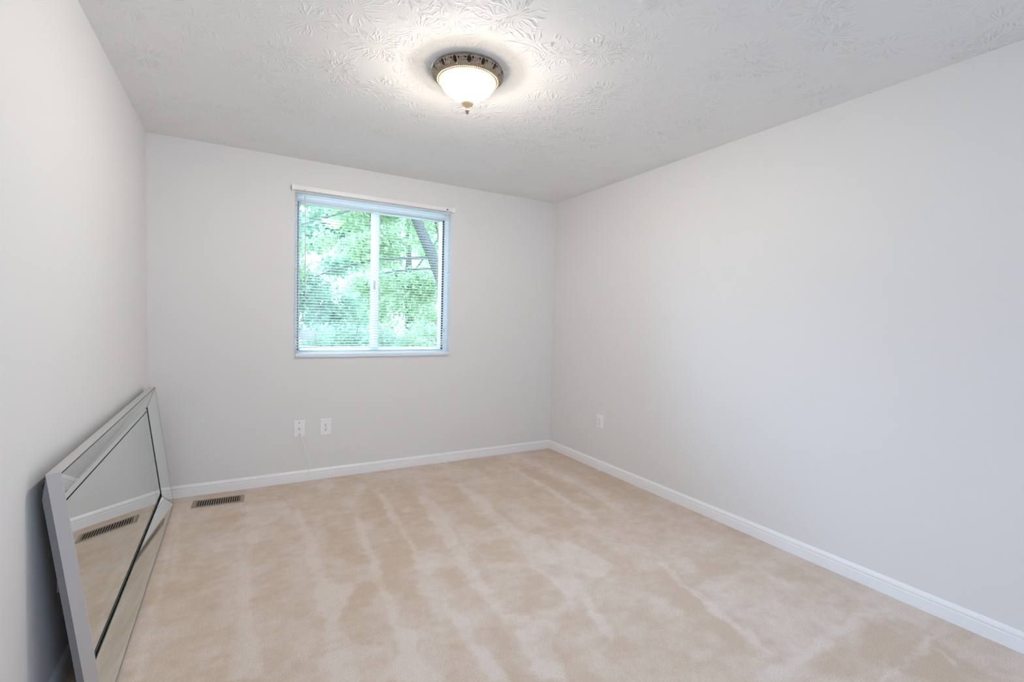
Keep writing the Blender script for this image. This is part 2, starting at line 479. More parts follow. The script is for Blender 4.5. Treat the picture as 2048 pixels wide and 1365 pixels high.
NAP_DARK = [[(1.0,-1.63),(1.11,-1.63),(1.09,-1.8),(1.03,-1.86),(0.94,-1.82)],[(1.17,-1.31),(1.16,-1.6),(1.16,-1.87),(1.13,-1.97),(1.17,-2.03),(1.25,-2.06),(1.26,-1.92),(1.28,-1.69),(1.35,-1.5),(1.35,-1.3),(1.27,-1.3)],[(1.76,-1.93),(1.85,-1.95),(1.85,-2.17),(1.78,-2.24),(1.69,-2.21),(1.6,-2.25),(1.67,-2.1)],[(1.8,-2.26),(1.86,-2.29),(1.82,-2.44),(1.73,-2.43),(1.69,-2.39),(1.74,-2.3)],[(2.26,-2.18),(2.43,-2.22),(2.41,-2.38),(2.38,-2.5),(2.34,-2.64),(2.3,-2.8),(2.26,-2.88),(2.24,-2.8),(2.23,-2.7),(2.14,-2.64),(2.24,-2.54),(2.23,-2.44),(2.23,-2.32)],[(2.06,-1.51),(2.3,-1.51),(2.5,-1.54),(2.49,-1.6),(2.25,-1.61),(2.08,-1.57),(1.99,-1.67),(1.96,-1.67)],[(1.68,-1.21),(1.81,-1.17),(1.93,-1.26),(1.95,-1.36),(1.84,-1.37),(1.75,-1.28)],[(1.73,-1.53),(1.87,-1.56),(1.86,-1.76),(1.73,-1.81),(1.67,-1.72)],[(1.19,-2.29),(1.25,-2.22),(1.29,-2.29),(1.3,-2.37),(1.29,-2.42),(1.2,-2.4)],[(1.47,-2.19),(1.47,-2.32),(1.45,-2.47),(1.43,-2.57),(1.34,-2.52),(1.38,-2.35)],[(2.35,-2.98),(2.51,-2.97),(2.6,-2.98),(2.66,-3.02),(2.81,-2.99),(2.99,-2.99),(3.07,-3.06),(3.02,-3.18),(2.93,-3.36),(2.27,-3.01)],[(2.89,-0.02),(3.24,-0.02),(3.21,-1.12),(3.11,-1.49),(2.95,-1.35),(2.96,-0.8),(2.93,-0.39)],[(2.66,-0.35),(2.73,-0.61),(2.74,-1.02),(2.69,-1.38),(2.59,-1.28),(2.59,-0.82)],[(0.98,-0.72),(1.15,-0.81),(1.11,-1.15),(1.1,-1.46),(1.02,-1.45),(0.95,-1.29)],[(1.36,-0.35),(1.37,-0.63),(1.36,-1.08),(1.26,-1.11),(1.21,-0.93),(1.24,-0.57)]]
# ------------------------------------------------------------------ setting: floor with vacuum marks in the pile
def floor_mesh():
    step = 0.01
    nx, ny = int(round(W / step)) + 1, int(round(DEPTH / step)) + 1
    xs = np.linspace(0, W, nx)
    ys = np.linspace(-DEPTH, 0, ny)
    X, Y = np.meshgrid(xs, ys)
    rng = np.random.default_rng(3)

    def smooth_noise(cell, sx=1.0, sy=1.0, seed=0):
        r = np.random.default_rng(seed)
        gx, gy = int(W / (cell * sx)) + 3, int(DEPTH / (cell * sy)) + 3
        g = r.random((gy, gx))
        # along the vacuum strokes, which run 4 degrees off the room's length
        u = (X * math.cos(0.075) - Y * math.sin(0.075)) / (cell * sx)
        v = (Y + DEPTH) / (cell * sy)
        u = np.clip(u, 0, gx - 1.001); v = np.clip(v, 0, gy - 1.001)
        iu, iv = u.astype(int), v.astype(int)
        iu = np.minimum(iu, gx - 2); iv = np.minimum(iv, gy - 2)
        fu, fv = u - iu, v - iv
        fu, fv = fu * fu * (3 - 2 * fu), fv * fv * (3 - 2 * fv)
        return (g[iv, iu] * (1 - fu) + g[iv, iu + 1] * fu) * (1 - fv) + (g[iv + 1, iu] * (1 - fu) + g[iv + 1, iu + 1] * fu) * fv

    wx = (smooth_noise(0.10, seed=11) - 0.5) * 0.025 + (smooth_noise(0.03, seed=13) - 0.5) * 0.022
    wy = (smooth_noise(0.12, seed=12) - 0.5) * 0.03 + (smooth_noise(0.03, seed=14) - 0.5) * 0.03
    PX, PY = X + wx, Y + wy
    nap = 0.42 + (smooth_noise(0.16, 1, 2.4, seed=1) - 0.5) * 0.40 + (smooth_noise(0.06, 1, 1.6, seed=2) - 0.5) * 0.30
    nap += np.clip((smooth_noise(0.11, 1, 1.4, seed=5) - 0.62) * 4, 0, 1) * 0.20
    nap -= np.clip((smooth_noise(0.13, 1, 1.3, seed=6) - 0.66) * 4, 0, 1) * 0.22

    nap += (smooth_noise(0.040, 1.7, 1.0, seed=31) - 0.5) * 0.34 + (smooth_noise(0.022, 1.5, 1.0, seed=32) - 0.5) * 0.22

    def poly_mask(poly, soft):
        p = np.array(poly)
        x0, y0 = p.min(0) - 0.15
        x1, y1 = p.max(0) + 0.15
        sel = (PX > x0) & (PX < x1) & (PY > y0) & (PY < y1)
        px, py = PX[sel], PY[sel]
        inside = np.zeros(px.shape, bool)
        dist = np.full(px.shape, 9.0)
        for i in range(len(p)):
            a, b = p[i], p[(i + 1) % len(p)]
            c = ((a[1] > py) != (b[1] > py))
            with np.errstate(divide='ignore', invalid='ignore'):
                xi = (b[0] - a[0]) * (py - a[1]) / (b[1] - a[1] + 1e-12) + a[0]
            inside ^= c & (px < xi)
            d = b - a
            t = np.clip(((px - a[0]) * d[0] + (py - a[1]) * d[1]) / (d @ d + 1e-9), 0, 1)
            dist = np.minimum(dist, np.hypot(px - a[0] - t * d[0], py - a[1] - t * d[1]))
        sd = np.where(inside, dist, -dist)
        out = np.zeros(PX.shape)
        out[sel] = np.clip(0.5 + sd / soft, 0, 1)
        return out

    light = np.zeros(PX.shape)
    for q in NAP_LIGHT: light = np.maximum(light, poly_mask(q, 0.02))
    dark = np.zeros(PX.shape)
    for q in NAP_DARK: dark = np.maximum(dark, poly_mask(q, 0.04))
    nap = nap + light * 0.40 * (0.75 + 0.5 * smooth_noise(0.08, seed=21)) - dark * (1 - 0.7 * light) * 0.30
    Z = (rng.random(PX.shape) - 0.5) * 0.0015
    co = np.stack([X, Y, Z], -1).reshape(-1, 3).astype(np.float32)
    idx = np.arange(nx * ny).reshape(ny, nx)
    quads = np.stack([idx[:-1, :-1], idx[:-1, 1:], idx[1:, 1:], idx[1:, :-1]], -1).reshape(-1, 4)
    me = bpy.data.meshes.new('floor')
    me.vertices.add(len(co))
    me.vertices.foreach_set('co', co.ravel())
    me.loops.add(quads.size)
    me.loops.foreach_set('vertex_index', quads.ravel().astype(np.int32))
    me.polygons.add(len(quads))
    me.polygons.foreach_set('loop_start', np.arange(0, quads.size, 4, dtype=np.int32))
    me.polygons.foreach_set('loop_total', np.full(len(quads), 4, np.int32))
    me.polygons.foreach_set('use_smooth', np.ones(len(quads), bool))
    me.update(calc_edges=True)
    at = me.attributes.new('nap', 'FLOAT', 'POINT')
    at.data.foreach_set('value', nap.ravel().astype(np.float32))
    me.materials.append(M['carpet'])
    return me


floor = bpy.data.objects.new('floor', floor_mesh())
C.objects.link(floor)
tag(floor, 'beige cut-pile carpet floor with pale vacuum strokes across it', 'floor', kind='structure')


def struct(mb, name, mat, label, cat, **kw):
    return tag(mb.build(name, mat, **kw), label, cat, kind='structure')


Y1 = -DEPTH
struct(MB().box(-0.13, W + 0.13, Y1 - 0.13, WT, H, H + 0.15), 'ceiling', M['ceiling'], 'white ceiling with brushed fan texture around the lamp', 'ceiling')
struct(MB().box(-0.13, 0, Y1, 0, -0.1, H), 'wall_left', M['wall'], 'plain off-white wall on the left behind the leaning mirror', 'wall')
struct(MB().box(W, W + 0.13, Y1, 0, -0.1, H), 'wall_right', M['wall'], 'plain off-white wall along the right side of the room', 'wall')
bw = MB()
bw.box(-0.13, OX0, 0, WT, -0.1, H).box(OX1, W + 0.13, 0, WT, -0.1, H).box(OX0, OX1, 0, WT, -0.1, OZ0).box(OX0, OX1, 0, WT, OZ1, H)
struct(bw, 'wall_back', M['wall'], 'off-white back wall around the window', 'wall')
RX0, RX1, RZ0, RZ1 = 1.0, 1.95, 0.0, 2.03  # assumed door opening, added and sized to let sky light in
rw = MB()
rw.box(-0.13, RX0, Y1 - WT, Y1, -0.1, H).box(RX1, W + 0.13, Y1 - WT, Y1, -0.1, H).box(RX0, RX1, Y1 - WT, Y1, -0.1, RZ0).box(RX0, RX1, Y1 - WT, Y1, RZ1, H)
struct(rw, 'wall_rear', M['wall'], 'off-white wall behind the camera with an opening added to let daylight in', 'wall')
w2 = MB().ring(RX0, RX1, RZ0, RZ1, (0.045, 0.045, 0.045, 0.045), Y1 - 0.09, Y1 - 0.04)
w2.box((RX0 + RX1) / 2 - 0.02, (RX0 + RX1) / 2 + 0.02, Y1 - 0.085, Y1 - 0.045, RZ0 + 0.045, RZ1 - 0.045)
struct(w2, 'added_light_door', M['vinyl'], 'assumed white door frame behind the camera, added to admit daylight', 'door')

# baseboards: flat face, a step, then a moulded top edge
BB = [(0.0, 0.0), (0.0125, 0.0), (0.0125, 0.052), (0.0095, 0.054), (0.0095, 0.058), (0.0125, 0.062), (0.0115, 0.070), (0.007, 0.078), (0.004, 0.083), (0.0, 0.083)]


def baseboard(name, axis, a0, a1, fixed, sgn, label):
    mb = MB()
    n = len(BB)
    vs = []
    for a in (a0, a1):
        for d, z in BB:
            vs.append((a, fixed + sgn * d, z) if axis == 'x' else (fixed + sgn * d, a, z))
    fs = [(i, (i + 1) % n, n + (i + 1) % n, n + i) for i in range(n)]
    fs += [tuple(range(n))[::-1], tuple(range(n, 2 * n))]
    mb.add(vs, fs)
    return struct(mb, name, M['trim'], label, 'baseboard')


baseboard('baseboard_back', 'x', 0.0, W, 0.0, -1, 'white moulded baseboard under the window along the back wall')
baseboard('baseboard_right', 'y', Y1, -0.0125, W, -1, 'white moulded baseboard running along the foot of the right wall')
baseboard('baseboard_left', 'y', Y1, -0.0125, 0.0, 1, 'white baseboard on the left wall hidden behind the mirror')

# ------------------------------------------------------------------ window_1: horizontal sliding window
win = tag(empty('window_1', ((OX0 + OX1) / 2, 0.07, OZ0)), 'white two-pane sliding window in the back wall, trees outside', 'window', kind='structure')
wl = Vector(win.location)


def wpart(mb, name, mat, parent=None, **kw):
    """build in room coordinates, then hang under the window"""
    o = mb.build(name, mat, **kw)
    o.parent = parent or win
    bpy.context.view_layer.update()
    o.matrix_parent_inverse = (parent or win).matrix_world.inverted()
    return o


FY0, FY1 = 0.055, 0.125
fr = MB().ring(OX0, OX1, OZ0, OZ1, (0.022, 0.036, 0.040, 0.044), FY0, FY1)
fr.box(OX0 + 0.022, OX1 - 0.036, FY0 + 0.004, FY0 + 0.008, OZ1 - 0.056, OZ1 - 0.044)      # head track lips
fr.box(OX0 + 0.022, OX1 - 0.036, FY0 + 0.034, FY0 + 0.038, OZ1 - 0.056, OZ1 - 0.044)
fr.box(OX0 + 0.022, OX1 - 0.036, FY0 + 0.004, FY0 + 0.008, OZ0 + 0.040, OZ0 + 0.052)
wpart(fr, 'window_frame', M['vinyl'], bevel=0.002)
gk = MB().ring(OX0 + 0.0225, OX1 - 0.0365, OZ0 + 0.0405, OZ1 - 0.0445, (0.006, 0.006, 0.004, 0.006), FY0 + 0.012, FY0 + 0.062)
wpart(gk, 'gasket', M['gasket'])
SZ0, SZ1 = OZ0 + 0.045, OZ1 - 0.051
mid0, mid1 = 1.468, 1.530
s1 = wpart(MB().ring(OX0 + 0.0285, mid1, SZ0, SZ1, (0.010, mid1 - mid0, 0.035, 0.020), FY0 + 0.010, FY0 + 0.032), 'sash', M['vinyl'], bevel=0.002)
p1 = wpart(MB().box(OX0 + 0.0385, mid0, FY0 + 0.018, FY0 + 0.022, SZ0 + 0.035, SZ1 - 0.020), 'pane', M['glass'], parent=s1)
wpart(MB().box(0.934, 1.046, FY0 + 0.016, FY0 + 0.0178, 1.088, 1.172 - 0.012), 'sticker', M['sticker'], parent=s1)
s2 = wpart(MB().ring(mid0 + 0.005, OX1 - 0.0430, SZ0, SZ1, (0.055, 0.026, 0.030, 0.016), FY0 + 0.036, FY0 + 0.058), 'sash', M['vinyl'], bevel=0.002)
wpart(MB().box(mid0 + 0.060, OX1 - 0.0735, FY0 + 0.045, FY0 + 0.049, SZ0 + 0.030, SZ1 - 0.016), 'pane', M['glass'], parent=s2)
wpart(MB().box(mid0 + 0.018, mid0 + 0.034, FY0 + 0.000, FY0 + 0.010, 1.50, 1.57), 'latch', M['vinyl'], parent=s1, bevel=0.002)
sill = MB().box(OX0 - 0.014, OX1 + 0.020, -0.003, 0.0, OZ0 - 0.009, OZ0).box(OX0, OX1, 0.0, FY0, OZ0, OZ0 + 0.004)
wpart(sill, 'window_sill', M['wall'])

# ------------------------------------------------------------------ mini blind, hung on the wall face in front of the opening
HX0, HX1, HZ1 = 0.868, 2.156, 2.2385
blind = tag(empty('window_blind', ((HX0 + HX1) / 2, -0.002, HZ1)), 'white mini blind lowered over the window with its slats open', 'blind')


def bpart(mb, name, mat, parent=None, **kw):
    o = mb.build(name, mat, **kw)
    o.parent = parent or blind
    bpy.context.view_layer.update()
    o.matrix_parent_inverse = (parent or blind).matrix_world.inverted()
    return o


hr = bpart(MB().box(HX0 + 0.012, HX1 - 0.030, -0.029, -0.003, HZ1 - 0.034, HZ1), 'headrail', M['rail'], bevel=0.002)
bpart(MB().box(2.081, 2.096, -0.0300, -0.0288, HZ1 - 0.024, HZ1 - 0.014), 'cord_lock', M['slot'], parent=hr)
bpart(MB().box(HX0 - 0.004, HX0 + 0.0118, -0.033, -0.002, HZ1 - 0.038, HZ1 + 0.002), 'bracket', M['plate'], bevel=0.0015)
bpart(MB().box(HX1 - 0.0298, HX1 + 0.004, -0.033, -0.002, HZ1 - 0.038, HZ1 + 0.002), 'bracket', M['plate'], bevel=0.0015)
SX0, SX1 = OX0 + 0.003, OX1 - 0.012
PITCH, TILT = 0.0214, math.radians(15)
sl = MB()
NSEG = 6
sv, sf = [], []
for i in range(NSEG + 1):
    u = (i / NSEG - 0.5) * 0.025
    crown = 0.0016 * (1 - (2 * i / NSEG - 1) ** 2)
    # far edge higher than the room edge
    yy = u * math.cos(TILT) - crown * math.sin(TILT)
    zz = u * math.sin(TILT) + crown * math.cos(TILT)
    for xx in (SX0, SX1):
        sv.append((xx, yy, zz + 0.00025))
        sv.append((xx, yy, zz - 0.00025))
for i in range(NSEG):
    a, b = i * 4, (i + 1) * 4
    sf += [(a, a + 2, b + 2, b), (a + 1, b + 1, b + 3, a + 3), (a, b, b + 1, a + 1), (a + 2, a + 3, b + 3, b + 2)]
sf += [(0, 1, 3, 2), (NSEG * 4, NSEG * 4 + 2, NSEG * 4 + 3, NSEG * 4 + 1)]
sl.add(sv, sf)
slat = sl.build('slat', M['slat'], smooth=True)
slat.parent = blind
z_top, z_bot = HZ1 - 0.052, 1.002
ns = int((z_top - z_bot) / PITCH)
for i in range(ns):
    o = slat if i == 0 else slat.copy()
    if i:
        C.objects.link(o)
    o.location = (-(HX0 + HX1) / 2, -0.016, z_top - i * PITCH - HZ1)
z_last = z_top - (ns - 1) * PITCH
RZ = 0.972
bpart(MB().box(SX0 - 0.001, SX1 + 0.001, -0.030, -0.008, RZ - 0.008, RZ + 0.011), 'bottom_rail', M['rail'], bevel=0.003)
for xx in (1.040, 1.512, 2.005):
    mb = MB()
    mb.tube([(xx, -0.0293, HZ1 - 0.034), (xx, -0.0293, RZ + 0.0111)], 0.0007, 6)
    mb.tube([(xx + 0.004, -0.0027, HZ1 - 0.034), (xx + 0.004, -0.0080, RZ + 0.0111)], 0.0007, 6)
    bpart(mb, 'ladder_cord', M['cord'])
wd = bpart(MB().tube([(0.952, -0.036, 2.195), (0.955, -0.036, 1.80), (0.957, -0.037, 1.405)], 0.0042, 6), 'tilt_wand', M['wand'], smooth=True)
bpart(MB().tube([(0.952, -0.031, 2.214), (0.952, -0.036, 2.206), (0.952, -0.036, 2.196)], 0.0022, 6), 'hook', M['wand'], parent=wd)
for k, (dx, zt) in enumerate(((0.0, 1.06), (0.010, 1.16))):
    cd = bpart(MB().tube([(2.086 + dx, -0.032, 2.214), (2.079 + dx, -0.034, 1.7), (2.062 + dx * 1.6, -0.034, zt + 0.16), (2.056 + dx * 2, -0.034, zt + 0.035)], 0.0009, 6), 'pull_cord', M['cord'])
    bpart(MB().lathe([(0.0005, 0.036), (0.0028, 0.034), (0.0045, 0.018), (0.0055, 0.0), (0.0005, 0.0)], 10, (2.056 + dx * 2, -0.034, zt)), 'tassel', M['wand'], parent=cd, smooth=True)

# ------------------------------------------------------------------ ceiling light
LC = (1.462, -1.819)
lamp = tag(empty('ceiling_light', (LC[0], LC[1], H)), 'lit flush ceiling light with ornate pewter rim and white glass bowl', 'lamp')
NL = 16


def leafy(r, z, a, k):
    """acanthus leaves with an open eye between each pair"""
    ph = (a * NL / (2 * math.pi)) % 1.0
    t = k / (len(RIM) - 1)                       # 0 at the ceiling, 1 at the inner lip
    env = math.sin(math.pi * min(max((t - 0.12) / 0.68, 0), 1))
    leaf = abs(math.sin(math.pi * ph))           # 0 in the gap, 1 on the leaf's spine
    veins = math.cos(2 * math.pi * ph * 6)
    d = 0.0035 * env * leaf + 0.0028 * env * veins * leaf
    q = math.hypot(min(ph, 1 - ph) / 0.125, (t - 0.47) / 0.25)
    d -= 0.026 * max(0.0, 1 - q * q) ** 0.5 if q < 1 else 0.0
    d += 0.0040 * math.exp(-((q - 1.18) / 0.22) ** 2)
    for off in (0.24, -0.24):                     # small pits between the leaf lobes
        q2 = math.hypot((ph - 0.5 - off) / 0.055, (t - 0.36) / 0.085)
        if q2 < 1: d -= 0.011 * (1 - q2 * q2) ** 0.5
    lobes = 0.0026 * math.sin(t * 26 + 6 * abs(ph - 0.5)) * env * leaf
    scal = 0.005 * math.exp(-((t - 0.12) / 0.10) ** 2) * (leaf - 0.5)
    return r + (d + lobes) * 0.55 + scal, z - (d + lobes) * 0.8


RIM = []
for i in range(45):
    t = i / 44
    r = 0.160 + 0.008 * math.sin(min(t / 0.25, 1) * math.pi / 2) - 0.028 * max((t - 0.2) / 0.8, 0) ** 1.25
    z = -0.002 - 0.048 * t ** 0.9
    RIM.append((r, z))
rim = MB().lathe([(0.164, 0.0), (0.166, -0.001)] + RIM, 720, fn=lambda r, z, a, k: (r, z) if k < 2 else leafy(r, z, a, k - 2))
rim.build('rim', M['pewter'], lamp, smooth=True, angle=60)
fl = MB().lathe([(0.165, 0.0), (0.1695, -0.001), (0.1700, -0.0035), (0.166, -0.006), (0.158, -0.006)], 96)
fl.build('flange', M['flange'], lamp, smooth=True)
gr = MB().lathe([(0.141, -0.047), (0.1395, -0.051), (0.136, -0.0535), (0.1325, -0.0535), (0.1305, -0.0505), (0.1290, -0.0525), (0.1265, -0.0535), (0.1255, -0.050), (0.1265, -0.044)], 128)
gr.build('retaining_ring', M['gold'], lamp, smooth=True, angle=50)
bd = MB()
nb = 100
for i in range(nb):
    a = 2 * math.pi * i / nb
    bd.lathe([(0.0002, 0.0038), (0.0027, 0.0027), (0.0038, 0), (0.0027, -0.0027), (0.0002, -0.0038)], 8, (0.1425 * math.cos(a), 0.1425 * math.sin(a), -0.0475))
bd.build('bead_ring', M['gold'], lamp, smooth=True, angle=80)
bp_ = [(0.1262, -0.046), (0.1265, -0.056), (0.1245, -0.067), (0.1190, -0.079), (0.1095, -0.091), (0.0965, -0.102), (0.0810, -0.1125), (0.0640, -0.122), (0.0470, -0.131), (0.0320, -0.1395), (0.0180, -0.146), (0.0080, -0.149)]
bp_in = [(max(r - 0.004, 0.006), z + 0.004) for r, z in bp_][::-1]
MB().lathe(bp_ + bp_in, 96).build('glass_bowl', M['bowl'], lamp, smooth=True)
fin = [(0.004, -0.1370), (0.0270, -0.1385), (0.0305, -0.1430), (0.0300, -0.1500), (0.0245, -0.1570), (0.0130, -0.1630), (0.0085, -0.166), (0.0095, -0.169), (0.0070, -0.172), (0.0055, -0.175)]
MB().lathe(fin, 32).build('cap', M['finial'], lamp, smooth=True, angle=50)
tip = [(0.0055, -0.175), (0.0060, -0.178), (0.0098, -0.1815), (0.0098, -0.1845), (0.0060, -0.1885), (0.0080, -0.1905), (0.0075, -0.1925), (0.0030, -0.1985), (0.0004, -0.2015)]
MB().lathe(tip, 24).build('finial', M['pewter'], lamp, smooth=True, angle=50)
MB().lathe([(0.0003, -0.004), (0.070, -0.004), (0.075, -0.010), (0.072, -0.016), (0.0003, -0.018)], 48).build('pan', M['plate'], lamp, smooth=True)
ld = bpy.data.lights.new('bulb_light', 'POINT')
ld.energy, ld.color, ld.shadow_soft_size = 168, (0.985, 0.985, 0.98), 0.05
lo = bpy.data.objects.new('bulb_light', ld)
C.objects.link(lo)
lo.parent = lamp
lo.location = (0, 0, -0.062)

# ------------------------------------------------------------------ wall mirror leaning on the left wall
ML, MH, TILTM, YAWM = 1.915, 0.793, math.radians(6.9), math.radians(0.45)
mir = tag(empty('wall_mirror', (0.154, -0.15, 0.0066)), 'large rectangular mirror with mirrored border strips leaning against left wall', 'mirror')
# local axes: +x out of the glass, +y towards the back wall, +z up the mirror; origin = front far bottom corner
mir.rotation_euler = (Matrix.Rotation(YAWM, 3, 'Z') @ Matrix.Rotation(-TILTM, 3, 'Y')).to_euler()


def mring(mb, a, b, xa, xb, mi=0):
    """closed sloped ring between inset a at depth xa and inset b at depth xb"""
    def rect(i, x):
        return [(x, -i, i), (x, -(ML - i), i), (x, -(ML - i), MH - i), (x, -i, MH - i)]
    v = rect(a, xa) + rect(b, xb)
    f = [(k, (k + 1) % 4, 4 + (k + 1) % 4, 4 + k) for k in range(4)]
    return mb.add(v, f, mi)


fb = MB()
mring(fb, 0.0, 0.0, 0.0, -0.034)                 # silver side
mring(fb, 0.0, 0.0035, 0.0, 0.0)                 # front lip
mring(fb, 0.0035, 0.0035, 0.0, -0.012)
mring(fb, 0.0, 0.030, -0.034, -0.034)
fb.build('frame', M['silver'], mir)
bk = MB()
v = [(-0.0342, -0.004, 0.004), (-0.0342, -(ML - 0.004), 0.004), (-0.0342, -(ML - 0.004), MH - 0.004), (-0.0342, -0.004, MH - 0.004),
     (-0.055, -0.014, 0.012), (-0.055, -(ML - 0.014), 0.012), (-0.055, -(ML - 0.014), MH - 0.075), (-0.055, -0.014, MH - 0.075)]
bk.add(v, [(0, 1, 5, 4), (1, 2, 6, 5), (2, 3, 7, 6), (3, 0, 4, 7), (4, 5, 6, 7)], 1)  # sides and back of the backing are darker grey than the frame
mring(bk, 0.0036, 0.030, -0.0122, -0.034)
# dark bed that shows in the seams between the glass strips
bk.box(-0.054, -0.0495, -(ML - 0.03), -0.03, 0.03, MH - 0.03)
back = bk.build('backing', [M['backing'], M['backside']], mir)
XO, XI, TH = -0.002, -0.040, 0.004
IO, II, G = 0.0085, 0.106, 0.0022


def strip(side):
    def P(i, x, s, g):
        # s: 0..1 along the side between the two mitres
        if side == 'bottom': return (x, -(i + g) + s * -(ML - 2 * i - 2 * g), i)
        if side == 'top': return (x, -(i + g) + s * -(ML - 2 * i - 2 * g), MH - i)
        if side == 'far': return (x, -i, i + g + s * (MH - 2 * i - 2 * g))
        return (x, -(ML - i), i + g + s * (MH - 2 * i - 2 * g))
    v = [P(IO, XO, 0, G), P(IO, XO, 1, G), P(II, XI, 1, G), P(II, XI, 0, G)]
    v += [P(IO, XO - TH, 0, G), P(IO, XO - TH, 1, G), P(II, XI - TH, 1, G), P(II, XI - TH, 0, G)]
    mb = MB()
    mb.add(v, [(0, 1, 2, 3)], 0)
    mb.add(v, [(4, 5, 6, 7), (0, 1, 5, 4), (1, 2, 6, 5), (2, 3, 7, 6), (3, 0, 4, 7)], 1)
    return mb.build('mirror_strip', [M['mirror'], M['glassedge']], mir)


for s_ in ('bottom', 'top', 'far', 'near'):
    strip(s_)
ib = MB()
mring(ib, II + 0.0045, II + 0.022, -0.0455, -0.0425, 0)
mring(ib, II + 0.0045, II + 0.0045, -0.0455, -0.0495, 1)
mring(ib, II + 0.022, II + 0.022, -0.0425, -0.0495, 1)
ib.build('inner_border', [M['mirror'], M['glassedge']], mir)
gi = II + 0.0275
pl = MB()
v = [(-0.0425, -gi, gi), (-0.0425, -(ML - gi), gi), (-0.0425, -(ML - gi), MH - gi), (-0.0425, -gi, MH - gi)]
v += [(-0.0485, a[1], a[2]) for a in v]
pl.add(v, [(0, 1, 2, 3)], 0)
pl.add(v, [(4, 5, 6, 7), (0, 1, 5, 4), (1, 2, 6, 5), (2, 3, 7, 6), (3, 0, 4, 7)], 1)
pl.build('mirror_glass', [M['mirror'], M['glassedge']], mir)
# hanging wire and its hook on the back, near the open end
yh = -(ML - 0.05)
MB().tube([(-0.0575, yh + 0.015, 0.335), (-0.060, yh - 0.004, 0.300), (-0.059, yh + 0.002, 0.24), (-0.061, yh - 0.006, 0.17), (-0.0585, yh + 0.01, 0.10)], 0.0016, 6).build('hanging_wire', M['wire'], mir, smooth=True)
MB().box(-0.0572, -0.0551, yh - 0.012, yh + 0.012, 0.325, 0.365).build('hook_plate', M['wire'], mir)

# ------------------------------------------------------------------ floor register
reg = tag(empty('floor_register', (0.2575, -0.1315, 0.0)), 'taupe metal floor vent set in the carpet below the back wall', 'vent')
reg.rotation_euler = (0, 0, math.radians(-2.2))
RL, RD, RH = 0.302, 0.132, 0.007
f_ = MB()
fw_ = 0.016
SB, SF, SS = 0.013, 0.005, 0.024        # width of the rim behind, in front of and beside the slots
vs = []
for (k, z) in ((0.0, 0.001), (0.25, RH), (1.0, RH), (1.0, 0.0012)):
    vs += [(SS * k, -SB * k, z), (RL - SS * k, -SB * k, z), (RL - SS * k, -(RD - SF * k), z), (SS * k, -(RD - SF * k), z)]
for k in range(3):
    f_.add(vs[k * 4:k * 4 + 8], [(j, (j + 1) % 4, 4 + (j + 1) % 4, 4 + j) for j in range(4)])
f_.build('vent_frame', M['register'], reg, smooth=True, angle=20)
MB().box(0.0242, RL - 0.0242, -(RD - SF), -SB, 0.0008, 0.0014).build('duct_shade_sheet', M['duct_shade'], reg)  # near-black sheet on the floor stands for shade down the vent
nf = 19
for i in range(nf):
    x = 0.0242 + (i + 0.5) * (RL - 0.0484) / nf
    MB().box(x - 0.0023, x + 0.0023, -(RD - SF), -SB, 0.0050, RH - 0.0002).build('louvre', M['register'], reg)

# ------------------------------------------------------------------ wall plates
def rounded_plate(w, h, d):
    """bevelled cover plate in xz, facing -y, centred"""
    mb = MB()
    v = []
    for (i, y) in ((0.0, 0.0), (0.0, -d * 0.35), (0.004, -d)):
        v += [(-w / 2 + i, y, -h / 2 + i), (w / 2 - i, y, -h / 2 + i), (w / 2 - i, y, h / 2 - i), (-w / 2 + i, y, h / 2 - i)]
    f = [(k, (k + 1) % 4, 4 + (k + 1) % 4, 4 + k) for k in range(4)] + [(4 + k, 4 + (k + 1) % 4, 8 + (k + 1) % 4, 8 + k) for k in range(4)] + [(8, 9, 10, 11), (3, 2, 1, 0)]
    return mb.add(v, f)


def disc(mb, x, z, y0, y1, r, n=20, sz=1.0):
    v = [(x + r * math.cos(2 * math.pi * k / n), y0, z + sz * r * math.sin(2 * math.pi * k / n)) for k in range(n)]
    v += [(p[0], y1, p[2]) for p in v]
    f = [tuple(range(n)), tuple(range(2 * n - 1, n - 1, -1))] + [(k, (k + 1) % n, n + (k + 1) % n, n + k) for k in range(n)]
    return mb.add(v, f)


def duplex(loc, rz, w, h, label):
    t = tag(empty('wall_outlet', loc, rz), label, 'outlet', 'duplex outlets round the room')
    d = 0.0055
    rounded_plate(w, h, d).build('cover_plate', M['plate'], t, bevel=0.0012)
    for s in (1, -1):
        r = disc(MB(), 0, s * 0.0195, -d, -d - 0.0022, 0.0168, 24, 0.86).build('receptacle', M['plate'], t)
        mb = MB()
        mb.box(-0.0078, -0.0052, -d - 0.0026, -d - 0.0021, s * 0.0195 + 0.000, s * 0.0195 + 0.0085)
        mb.box(0.0052, 0.0078, -d - 0.0026, -d - 0.0021, s * 0.0195 + 0.000, s * 0.0195 + 0.0085)
        disc(mb, 0, s * 0.0195 - 0.0075, -d - 0.0021, -d - 0.0026, 0.0034, 12)
        mb.build('contact_slots', M['slot'], r)
    disc(MB(), 0, 0, -d, -d - 0.0012, 0.0030, 12).build('screw', M['screw'], t)
    return t


duplex((1.1135, 0.0, 0.406), 0.0, 0.083, 0.130, 'white duplex outlet right of the cable plate, below the window')
duplex((W, -0.764, 0.420), math.radians(-90), 0.080, 0.112, 'white duplex outlet low on the right wall near the corner')
duplex((0.0, -1.785, 0.385), math.radians(90), 0.080, 0.124, 'white outlet plate on the left wall glimpsed behind the mirror edge')

